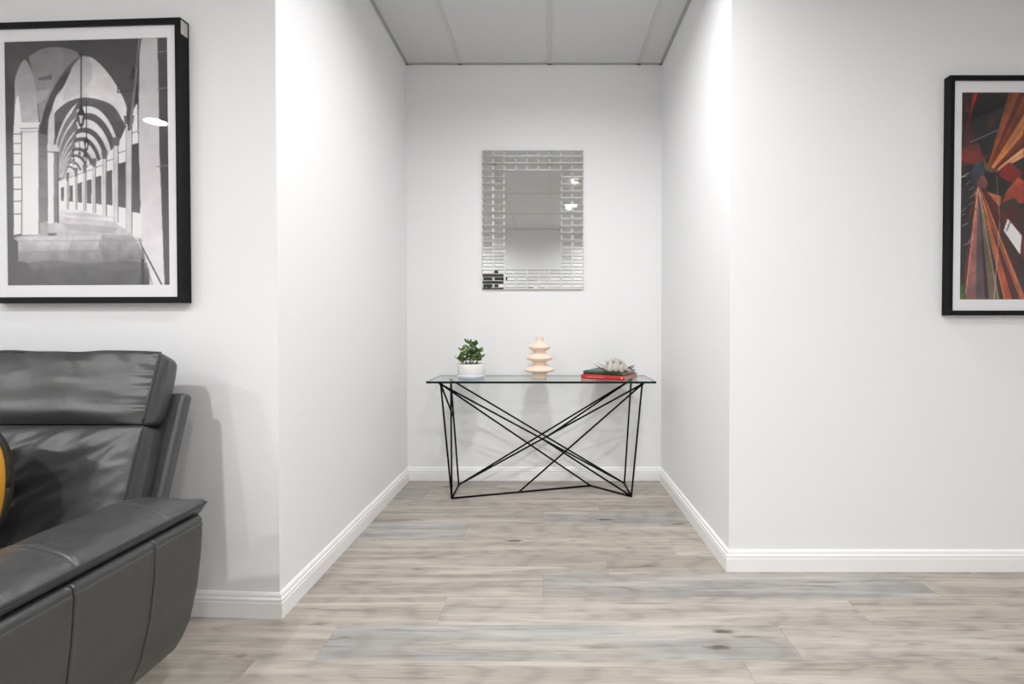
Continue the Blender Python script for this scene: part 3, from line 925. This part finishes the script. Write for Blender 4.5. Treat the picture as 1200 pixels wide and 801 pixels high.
# ------------------------------------------------------------------ framed prints
class Canvas:
    """small software painter for the flat prints; coordinates u 0..1 across, v 0..1 down"""
    def __init__(s, w, h, col):
        s.w, s.h = w, h
        s.a = np.empty((h, w, 3)); s.a[:] = col
        s.X, s.Y = np.meshgrid((np.arange(w) + .5) / w, (np.arange(h) + .5) / h)
        s.asp = h / w
    def mask(s, pts):
        pts = np.asarray(pts, float); m = np.zeros((s.h, s.w), bool); n = len(pts)
        for i in range(n):
            (x0, y0), (x1, y1) = pts[i], pts[(i + 1) % n]
            if y0 == y1: continue
            c = ((y0 > s.Y) != (y1 > s.Y)) & (s.X < (x1 - x0) * (s.Y - y0) / (y1 - y0) + x0)
            m ^= c
        return m
    def poly(s, pts, c0, c1=None, axis='v', op=1.0, nz=0.0):
        m = s.mask(pts); s.fill(m, pts, c0, c1, axis, op, nz)
    def fill(s, m, pts, c0, c1=None, axis='v', op=1.0, nz=0.0):
        if not m.any(): return
        c0 = np.array(c0, float); c1 = c0 if c1 is None else np.array(c1, float)
        pts = np.asarray(pts, float); k = 1 if axis == 'v' else 0
        lo, hi = pts[:, k].min(), pts[:, k].max()
        t = ((s.Y if k else s.X)[m] - lo) / max(1e-6, hi - lo)
        col = c0 + (c1 - c0) * t[:, None]
        if nz: col = col * (1 + nz * (s.noise[m] - .5)[:, None] * 2)
        s.a[m] = s.a[m] * (1 - op) + col * op
    def line(s, p, q, wd, c, op=1.0):
        ax, ay = p; bx, by = q
        dx, dy = bx - ax, (by - ay) * s.asp
        L2 = dx * dx + dy * dy
        t = np.clip(((s.X - ax) * dx + (s.Y - ay) * s.asp * dy) / L2, 0, 1)
        d = np.hypot(s.X - ax - t * dx, (s.Y - ay) * s.asp - t * dy)
        m = np.clip((wd / 2 - d) * s.w + .5, 0, 1) * op
        s.a = s.a * (1 - m[..., None]) + np.array(c, float) * m[..., None]
    def set_noise(s, seed, fx, fy):
        g = np.random.RandomState(seed); out = np.zeros((s.h, s.w)); amp = 1; tot = 0
        for o in range(4):
            nx, ny = int(fx * 2 ** o) + 2, int(fy * 2 ** o) + 2
            grid = g.rand(ny, nx)
            xs = s.X[0] * (nx - 1.001); ys = s.Y[:, 0] * (ny - 1.001)
            xi, yi = xs.astype(int), ys.astype(int); xf, yf = xs - xi, ys - yi
            a = grid[yi][:, xi]; b = grid[yi][:, xi + 1]; c = grid[yi + 1][:, xi]; d = grid[yi + 1][:, xi + 1]
            out += amp * ((a * (1 - xf) + b * xf) * (1 - yf[:, None]) + (c * (1 - xf) + d * xf) * yf[:, None]); tot += amp; amp *= .6
        s.noise = out / tot
    def blur(s, n=1):
        for _ in range(n):
            p = np.pad(s.a, ((1, 1), (1, 1), (0, 0)), 'edge')
            s.a = (p[1:-1, 1:-1] * 4 + p[:-2, 1:-1] + p[2:, 1:-1] + p[1:-1, :-2] + p[1:-1, 2:]) / 8

g = lambda v: (v, v * .985, v)
def paint_arcade():
    cv = Canvas(420, 644, g(88)); cv.set_noise(3, 14, 20)
    def u(pts): return [((x - 5 - (y - 45) * .012) / 188, (y - 45) / 287) for x, y in pts]
    def P(pts, c0, c1=None, axis='v', nz=.10, op=1.0): cv.poly(u(pts), g(c0), None if c1 is None else g(c1), axis, op, nz)
    def Ln(p, q, wd, c, op=1.0): a, b = u([p, q]); cv.line(a, b, wd / 188, g(c), op)
    P([(0, 40), (200, 40), (200, 140), (0, 140)], 70, 104)
    # left soffit leaf and main vault
    P(spline([(17, 150), (16, 105), (19, 82), (28, 66), (36, 78), (41, 98), (45, 142)], 6), 138, 182)
    P(spline([(33, 63), (46, 55), (62, 52.5), (80, 55), (94, 63), (84, 70), (72, 84), (60, 104), (51, 126), (47, 142), (44, 118), (40, 92)], 5), 118, 150)
    P([(44, 88), (60, 84), (60, 90), (44, 91)], 95); P([(41, 104), (58, 101), (54, 112), (43, 118)], 165, op=.5)
    P(spline([(47, 142), (52, 124), (60, 104), (70, 87), (84, 70), (96, 63), (88, 76), (78, 90), (70, 104), (60, 122), (55, 136), (52, 150)], 5), 92, 72)
    P(spline([(70, 90), (80, 82), (84, 102), (72, 112), (63, 116)], 5), 64, 92)
    # bright second vault with its dark right flank
    P([(100, 40), (164, 40), (160, 90), (152, 150), (146, 125), (138, 106), (124, 84), (108, 67)], 74, 96)
    P(spline([(95, 64), (108, 67), (124, 83), (138, 105), (146, 124), (149, 150), (142, 140), (132, 124), (118, 116), (98, 112), (80, 116), (66, 126), (58, 136), (64, 112), (74, 98), (84, 76)], 5), 172, 208)
    P(spline([(78, 92), (84, 76), (95, 64), (104, 68), (106, 92), (90, 108), (72, 116)], 5), 150, 178, op=.7)
    # receding arches
    arcs = [(60, 148, 113, 205), (64, 138, 130, 205), (68, 128, 147, 205), (70, 119, 158, 205), (71, 110, 170, 206), (72, 103, 178, 206), (72, 96, 186, 208), (72, 90, 192, 208)]
    for i, (l, r_, t, b) in enumerate(arcs):
        cx, rx = (l + r_) / 2, (r_ - l) / 2
        ell = lambda k, dx=0, dy=0: [(cx + dx + rx * k * math.cos(a), b + dy - (b - t) * k * math.sin(a)) for a in np.linspace(0, math.pi, 40)]
        P(ell(1.0), 205 if i % 2 == 0 else 196, 175); 
        P([(cx + rx * math.cos(a), b - (b - t) * math.sin(a)) for a in np.linspace(0.02, 1.9, 30)] + [(cx - rx * .22 + rx * .84 * math.cos(a), b - (b - t) * .86 * math.sin(a)) for a in np.linspace(1.9, .02, 30)], 96, 80)
        P(ell(.90, -rx * .06), 206, 168)
        P([(cx - rx * math.cos(a) * .97, b - (b - t) * .94 * math.sin(a)) for a in np.linspace(.1, 1.2, 20)] + [(cx - rx * .80 * math.cos(a) , b - (b - t) * .80 * math.sin(a)) for a in np.linspace(1.2, .1, 20)], 120, 140)
    # inner street wall on the right
    P([(68, 209), (84, 202), (104, 192), (124, 180), (140, 160), (150, 136), (158, 120), (164, 300), (152, 272), (134, 260), (112, 250), (92, 244), (68, 242)], 214, 224, nz=.06)
    for x, t, b in [(72, 217, 232), (82, 215, 233), (92.5, 212, 234), (103, 209, 235), (114, 205, 236), (126, 199, 237), (141, 190, 240), (157, 168, 246)]:
        wd = 1.6 + (x - 70) * .038
        P([(x - wd, t), (x + wd, t - wd * .6), (x + wd, b + wd * .4), (x - wd, b)], 82, 92)
        P([(x - wd * 2, t - 8 - wd), (x + wd * 2.2, t - 9 - wd * 2), (x + wd * 2.2, t - 7.5 - wd * 2), (x - wd * 2, t - 6 - wd)], 150)
    for x, t, b, wd in [(78, 205, 242, 1), (88, 200, 243, 1.1), (98, 196, 244, 1.3), (109, 189, 247, 1.5), (121, 180, 251, 2), (134, 165, 258, 2.6), (149, 140, 271, 3.4)]:
        P([(x - wd, t), (x + wd, t), (x + wd, b), (x - wd, b)], 186); Ln((x + wd, t), (x + wd, b), .9, 90); Ln((x - wd, t), (x - wd, b), .6, 135)
        P([(x - wd * 1.8, t - 6), (x + wd * 1.8, t - 6), (x + wd * 1.4, t + 4), (x - wd * 1.4, t + 4)], 105)
    # upper right windows, brackets
    P([(146, 130), (150, 118), (152, 150), (148, 152)], 80); P([(153, 100), (158, 88), (160, 118), (155, 124)], 60)
    P([(150, 92), (154, 76), (161, 84), (160, 91)], 60); Ln((137, 107), (154, 104), 1.0, 60); Ln((136, 107), (136.5, 97), 1.2, 60)
    # great pilaster and dark edge
    P([(161, 40), (182, 40), (184, 180), (190, 336), (172, 336), (163, 280), (160, 150)], 168, 205, nz=.06)
    P([(160, 44), (163, 44), (152, 150), (149, 150)], 120); Ln((163, 42), (158, 80), 1.2, 70)
    Ln((163, 285), (188, 334), 1.6, 70); Ln((161, 278), (176, 332), 1.0, 120)
    P([(181, 40), (200, 40), (202, 340), (190, 340), (185, 180)], 78, 92)
    for y in (61, 103, 193): Ln((181, y + 1), (198, y - 1), 1.0, 130)
    # floor
    P([(66, 242), (92, 243), (112, 249), (134, 259), (152, 271), (163, 290), (172, 336), (0, 336), (0, 278), (44, 270)], 205, 92, nz=.16)
    for y0, y1, c in [(246, 249, 165), (252, 256, 170), (259, 266, 150)]:
        P([(72, y0), (100, y0 + 1), (138, y0 + 6), (130, y1 + 5), (78, y1)], c, op=.6)
    P([(56, 270), (66, 270), (62, 274), (54, 273)], 95); P([(112, 276), (140, 274), (163, 276), (166, 302), (120, 303)], 124, 116, op=.5, nz=.25)
    P([(18, 273), (118, 272), (112, 290), (20, 292)], 200, 170, op=.6, nz=.2)
    for y in (273, 279, 291, 303): Ln((18, y), (164, y + .5), .7, 128, .7)
    for x0, y0, x1, y1 in [(86, 273, 80, 291), (120, 272, 119, 303), (138, 279, 140, 291), (60, 303, 64, 291), (120, 303, 118, 332), (152, 291, 154, 303)]: Ln((x0, y0), (x1, y1), .7, 118, .7)
    P(spline([(0, 296), (24, 305), (60, 302), (100, 306), (140, 303), (170, 306)], 5) + [(174, 340), (0, 340)], 104, 84, nz=.18, op=.7)
    P(spline([(0, 306), (40, 312), (90, 309), (130, 314), (172, 312)], 5) + [(174, 340), (0, 340)], 92, 80, nz=.2, op=.6)
    P([(0, 300), (30, 304), (46, 334), (0, 336)], 84, 88, op=.8)
    P([(163, 300), (166, 302), (167, 334), (163, 334)], 60)
    # near pillar with coursed edge, capital and base
    P([(0, 40), (17, 100), (15, 150), (14, 275), (20, 280), (20, 300), (8, 340), (0, 340)], 74, 84)
    P(spline([(16, 152), (16.5, 128), (20, 108), (23, 124), (25, 152)], 5), 224)
    P([(15, 142), (25, 142), (25, 270), (15, 272)], 214, 202, nz=.05)
    for y in (153, 164, 176, 189, 204, 218, 232, 247): Ln((14.5, y), (24.5, y), 1.0, 84)
    P([(24.5, 142), (45, 142), (45, 271), (24.5, 272)], 200, 226, nz=.06)
    P([(44, 148), (54.5, 152), (54.5, 268), (44, 271)], 108, 132); P([(46, 258), (56, 256), (56, 271), (46, 272)], 156)
    for y in (166, 180, 195, 212, 230): Ln((45, y), (54, y), .6, 92)
    P([(23, 140), (46, 140), (46, 146), (23, 146)], 226); Ln((23, 146.5), (46, 146.5), 1, 110); Ln((23, 150.5), (45, 150.5), .8, 140); Ln((24.6, 150), (24.6, 270), 1.2, 92)
    P([(45, 142), (57, 147), (55, 155), (46, 153)], 74)
    P([(55, 168), (63, 168), (63, 258), (55, 259)], 214); P([(62, 172), (68, 172), (68, 257), (62, 258)], 120); Ln((67, 170), (67, 258), 1, 80)
    P([(54.5, 166), (66, 166), (69, 175), (54.5, 174)], 190); Ln((54.5, 174.5), (69, 175.5), 1, 95)
    P(spline([(55, 150), (57, 134), (62, 124), (63, 150), (62, 166), (55, 166)], 4), 188)
    # lanterns
    for x, t0, t, s in [(94, 61, 127, 1.0), (100, 117, 161, .66), (98.5, 160, 178, .55), (85, 172, 184, .3), (92, 163, 176, .3)]:
        Ln((x, t0), (x, t), 1.3 * s ** .5, 45)
        P([(x - 1.2 * s, t - 4 * s), (x + 1.2 * s, t - 4 * s), (x + 4.8 * s, t + 5 * s), (x - 4.8 * s, t + 5 * s)], 45)
        P([(x - 4.4 * s, t + 5 * s), (x + 4.4 * s, t + 5 * s), (x + 2.6 * s, t + 18 * s), (x - 2.6 * s, t + 18 * s)], 70)
        P([(x - 2.4 * s, t + 6 * s), (x + 1.6 * s, t + 6 * s), (x + 1 * s, t + 15 * s), (x - 1.4 * s, t + 15 * s)], 190)
        P([(x - 1.6 * s, t + 17 * s), (x + 1.6 * s, t + 17 * s), (x, t + 24 * s)], 45)
    P([(90, 60), (98, 60), (96, 63), (92, 63)], 50)
    cv.blur(2)
    return cv

def paint_leaves():
    cv = Canvas(420, 562, (38, 22, 20)); cv.set_noise(11, 10, 16)
    def u(pts): return [((x - 1128) / 181, (y - 107) / 242) for x, y in pts]
    def P(pts, c0, c1=None, axis='v', nz=.35, op=1.0): cv.poly(u(pts), c0, c1, axis, op, nz)
    def Ln(p, q, wd, c, op=1.0): a, b = u([p, q]); cv.line(a, b, wd / 181, c, op)
    rg = random.Random(4)
    pal = [(96, 44, 32), (140, 78, 48), (60, 30, 28), (176, 112, 70), (84, 54, 50), (120, 50, 30), (52, 40, 44), (150, 96, 66)]
    for i in range(70):      # background tangle
        x, y = rg.uniform(1120, 1316), rg.uniform(100, 355); a = rg.uniform(0, 6.28); L_ = rg.uniform(12, 40); w_ = rg.uniform(3, 9)
        dx, dy = math.cos(a) * L_, math.sin(a) * L_; nx, ny = -math.sin(a) * w_, math.cos(a) * w_
        P([(x - dx, y - dy), (x + nx, y + ny), (x + dx, y + dy), (x - nx, y - ny)], tuple(c * rg.uniform(.4, .8) for c in rg.choice(pal)), op=.7)
    # teal dark hollow, streaks top left
    P([(1128, 107), (1136, 107), (1130, 150), (1128, 160)], (64, 30, 32), (70, 40, 42)); P([(1143, 107), (1149, 107), (1142, 126), (1134, 160), (1129, 175)], (160, 52, 26), (60, 26, 26))
    P(spline([(1144, 122), (1158, 112), (1176, 122), (1172, 150), (1160, 152), (1146, 165), (1138, 150)], 5), (24, 34, 38), (34, 36, 40))
    P(spline([(1160, 138), (1168, 134), (1170, 146), (1162, 150)], 4), (74, 40, 42)); P([(1132, 165), (1140, 150), (1150, 150), (1146, 172), (1132, 180)], (78, 44, 44))
    P([(1150, 158), (1200, 140), (1200, 148), (1140, 174), (1130, 178)], (30, 34, 44)); Ln((1140, 165), (1176, 150), .9, (150, 150, 160))
    P([(1128, 172), (1150, 165), (1158, 186), (1148, 192), (1128, 186)], (96, 56, 52), (120, 58, 50))
    P(spline([(1142, 196), (1150, 188), (1158, 196), (1157, 208), (1148, 216), (1140, 206)], 5), (74, 84, 94), (58, 62, 74))
    P(spline([(1148, 212), (1156, 204), (1162, 212), (1158, 222), (1149, 222)], 5), (140, 84, 70), (90, 70, 78))
    # fan sweeping to the upper right from one knot
    ax, ay = 1166, 196
    ends = np.linspace(0, 1, 15)
    cols = [(92, 52, 42), (146, 90, 56), (104, 52, 34), (172, 108, 64), (120, 60, 36), (190, 128, 82), (96, 44, 26), (198, 140, 92), (130, 70, 40), (206, 150, 104), (88, 40, 26), (212, 160, 120), (110, 50, 32), (196, 150, 120)]
    for i in range(14):
        a0, a1 = -1.30 + ends[i] * .86, -1.30 + ends[i + 1] * .86
        P([(ax - 4 + i * .8, ay - 4 + i * .55), (ax + 220 * math.cos(a0), ay + 220 * math.sin(a0)), (ax + 220 * math.cos(a1), ay + 220 * math.sin(a1)), (ax - 3 + i * .8, ay - 3 + i * .5)], cols[i], cols[(i + 1) % 14] if i % 3 == 0 else cols[i], nz=.3)
    P(spline([(1156, 180), (1162, 190), (1170, 196), (1176, 196), (1170, 200), (1160, 198), (1156, 190)], 4), (96, 84, 62))
    # red bracts mid right
    P([(1178, 196), (1190, 188), (1205, 200), (1204, 214), (1190, 212), (1176, 204)], (150, 52, 26), (104, 34, 20)); P([(1176, 210), (1200, 216), (1196, 240), (1172, 234)], (34, 10, 12))
    P([(1186, 222), (1200, 206), (1216, 214), (1212, 236), (1180, 236)], (176, 92, 62), (140, 70, 46)); P([(1160, 222), (1180, 228), (1178, 240), (1158, 236)], (160, 104, 68))
    P([(1180, 236), (1196, 230), (1204, 240), (1190, 244), (1176, 242)], (58, 62, 52))
    # fan of broad blades falling to the lower edge
    bx, by = 1150, 218
    blades = [(-64, -44, (90, 34, 20), (60, 24, 18)), (-44, -34, (150, 74, 34), (120, 52, 26)), (-34, -22, (40, 22, 22), (22, 18, 20)), (-22, -15, (118, 58, 34), (84, 40, 30)),
              (-16, -1, (170, 112, 98), (128, 94, 92)), (-1, 11, (92, 94, 104), (92, 78, 84)), (11, 16, (84, 44, 38), (60, 34, 32)), (16, 30, (112, 104, 86), (104, 92, 78)), (30, 36, (44, 30, 22), (58, 34, 24)),
              (36, 46, (176, 120, 84), (150, 78, 46)), (46, 58, (104, 40, 20), (84, 26, 16)), (58, 64, (190, 140, 104), (160, 100, 66)), (64, 86, (96, 30, 16), (60, 18, 14)), (86, 92, (40, 22, 20), (30, 14, 14)), (92, 130, (84, 36, 26), (120, 56, 36))]
    for a, b, c0, c1 in blades:
        P([(bx + a * .05, by), (bx + b * .05 + .5, by), (bx + b, 352), (bx + a, 352)], c0, c1, nz=.25)
    for x0, x1, c in [(-44, -43, (206, 140, 80)), (-15, -14, (214, 160, 140)), (36, 37, (214, 170, 134)), (57, 58.4, (206, 160, 130)), (28, 29, (170, 150, 130))]:
        Ln((bx, by), (bx + x0, 352), 1.0, c, .8)
    Ln((1173, 200), (1178, 260), .9, (170, 150, 140), .8); Ln((1178, 260), (1172, 349), 1.2, (176, 160, 150), .8)
    # dark thicket with bright flecks at the left, green tuft in the corner
    P(spline([(1126, 205), (1140, 212), (1146, 228), (1140, 250), (1134, 290), (1132, 330), (1126, 335)], 5), (26, 16, 16), (24, 18, 18), op=.75)
    for i in range(26):
        x, y = rg.uniform(1128, 1144), rg.uniform(205, 325); L_ = rg.uniform(3, 9)
        Ln((x, y), (x + L_, y - L_ * rg.uniform(.2, .9)), rg.uniform(.6, 1.4), rg.choice([(150, 160, 184), (190, 190, 200), (96, 60, 40), (120, 70, 40)]), .75)
    P([(1126, 322), (1134, 330), (1138, 352), (1126, 352)], (52, 64, 26), (82, 104, 44), nz=.6)
    # pale four-sided patch
    P([(1188, 254), (1206, 274), (1204, 296), (1183, 268)], (206, 204, 204), (222, 220, 220), nz=.06); Ln((1191, 258), (1187, 268), 2.2, (120, 124, 134)); P(spline([(1182, 246), (1188, 238), (1200, 242), (1210, 258), (1206, 270), (1192, 256)], 4), (90, 26, 20), (60, 16, 16))
    # more blades beyond
    for i in range(26):
        x = 1216 + i * 4; c = pal[i % 8]
        P([(1206 + i * 2.2, 150 + (i * 37) % 60), (1210 + i * 2.6, 150 + (i * 29) % 60), (x + 8, 352), (x - 4, 352)], c, tuple(k * .6 for k in c), op=.75)
    cv.blur(2)
    return cv

def framed_print(label, loc, rz, W, H, depth, bar, mat_l, mat_t, cv, img_label, gain=1.4):
    """origin: middle of the back, on the wall; local -Y faces the room"""
    t = thing('framed_print', label, 'picture', loc, rz)
    # frame: mitred moulding, four bars as one ring
    bm = bmesh.new()
    o, i_ = [(-W / 2, -H / 2), (W / 2, -H / 2), (W / 2, H / 2), (-W / 2, H / 2)], [(-W / 2 + bar, -H / 2 + bar), (W / 2 - bar, -H / 2 + bar), (W / 2 - bar, H / 2 - bar), (-W / 2 + bar, H / 2 - bar)]
    secs = []
    for k in range(4):
        (ox, oz), (ix, iz) = o[k], i_[k]
        sx, sz = math.copysign(1, ox), math.copysign(1, oz)
        secs.append([bm.verts.new(p) for p in ((ox, 0, oz), (ox, -depth + .0015, oz), (ox - sx * .0015, -depth, oz - sz * .0015), (ix + sx * .001, -depth, iz + sz * .001), (ix, -depth + .001, iz), (ix, 0, iz))])
    for k in range(4):
        a, b = secs[k], secs[(k + 1) % 4]
        for q in range(6): bm.faces.new((a[q], a[(q + 1) % 6], b[(q + 1) % 6], b[q]))
    from_bm('frame', bm, M['frame'], t)
    box('back_board', (-W / 2 + bar, -.006, -H / 2 + bar), (W / 2 - bar, -.001, H / 2 - bar), M['backing'], t)
    gi = depth - .010
    # mat: a ring with a bevelled window
    bm = bmesh.new()
    A = [(-W / 2 + bar, -H / 2 + bar), (W / 2 - bar, -H / 2 + bar), (W / 2 - bar, H / 2 - bar), (-W / 2 + bar, H / 2 - bar)]
    Wi, Hi = W / 2 - bar - mat_l, H / 2 - bar - mat_t
    Bq = [(-Wi, -Hi), (Wi, -Hi), (Wi, Hi), (-Wi, Hi)]
    Cq = [(x - math.copysign(.0012, x), z - math.copysign(.0012, z)) for x, z in Bq]
    va = [bm.verts.new((x, -gi, z)) for x, z in A]; vb = [bm.verts.new((x, -gi, z)) for x, z in Bq]; vc = [bm.verts.new((x, -gi + .0015, z)) for x, z in Cq]
    vd = [bm.verts.new((x, -gi + .0016, z)) for x, z in A]
    for k in range(4):
        j = (k + 1) % 4
        bm.faces.new((va[k], va[j], vb[j], vb[k])); bm.faces.new((vb[k], vb[j], vc[j], vc[k])); bm.faces.new((va[k], va[j], vd[j], vd[k])); bm.faces.new((vd[k], vd[j], vc[j], vc[k]))
    from_bm('mat_board', bm, M['mat'], t)
    # print: fine sheet carrying the picture as a flat colour attribute
    nx, nz = 300, int(300 * Hi / Wi)
    xs, zs = np.linspace(-Wi, Wi, nx), np.linspace(Hi, -Hi, nz)
    GX, GZ = np.meshgrid(xs, zs)
    co = np.stack([GX, np.full_like(GX, -gi + .0030), GZ], -1).reshape(-1, 3)
    a = np.arange(nx * nz).reshape(nz, nx)
    quads = np.stack([a[:-1, :-1], a[1:, :-1], a[1:, 1:], a[:-1, 1:]], -1).reshape(-1, 4)
    me = bpy.data.meshes.new('print_sheet')
    me.vertices.add(len(co)); me.vertices.foreach_set('co', co.ravel())
    me.loops.add(quads.size); me.loops.foreach_set('vertex_index', quads.ravel().astype(np.int32))
    me.polygons.add(len(quads)); me.polygons.foreach_set('loop_start', np.arange(0, quads.size, 4, dtype=np.int32))
    me.update(calc_edges=True); me.validate()
    iy = np.clip((np.linspace(0, 1, nz) * cv.h).astype(int), 0, cv.h - 1); ix = np.clip((np.linspace(0, 1, nx) * cv.w).astype(int), 0, cv.w - 1)
    c = np.clip(cv.a[iy][:, ix] / 255, 0, 1).reshape(-1, 3)
    if gain: c = np.clip((c - .5) * gain + .5 + .01, 0, 1)
    lin = np.minimum(.92, 1.1 * np.where(c <= .04045, c / 12.92, ((c + .055) / 1.055) ** 2.4))
    at = me.color_attributes.new('print', 'FLOAT_COLOR', 'POINT')
    at.data.foreach_set('color', np.concatenate([lin, np.ones((len(lin), 1))], 1).astype(np.float32).ravel())
    pr = link('print_sheet', me, M['print'], t); pr['label'] = img_label
    box('glazing', (-W / 2 + bar + .0005, -gi - .0040, -H / 2 + bar + .0005), (W / 2 - bar - .0005, -gi - .0020, H / 2 - bar - .0005), M['glazing'], t)
    return t

# left print: right edge at x -1.312, top 2.147, bottom 1.134 ; wall yawed
yaw = -math.atan(.047)
Wf, Hf, dep = .718, .996, .040
xr = -1.292; wy = lambda x: 1.770 + .047 * (-0.975 - x)
cxl = xr - math.cos(yaw) * Wf / 2
lp = framed_print('black framed black and white photograph of a vaulted stone arcade above leather sofa', (cxl, wy(cxl) - .002, 1.628), yaw, Wf, Hf, dep, 0.0205, .035, .042,
                  paint_arcade(), 'black and white photograph of an arcade with hanging lanterns')
stk = box('corner_sticker', (0, 0, 0), (.0008, .030, .048), M['sticker'], lp); stk.location = (Wf / 2 - .0002, -.036, Hf / 2 - .055)
rp = framed_print('black framed colour photograph of rust red leaf blades on right wall', (1.667 + Wf / 2, 2.110, 1.592), 0, Wf, 1.000, .034, .020, .037, .046,
                  paint_leaves(), 'colour photograph of rust brown and orange leaf blades')
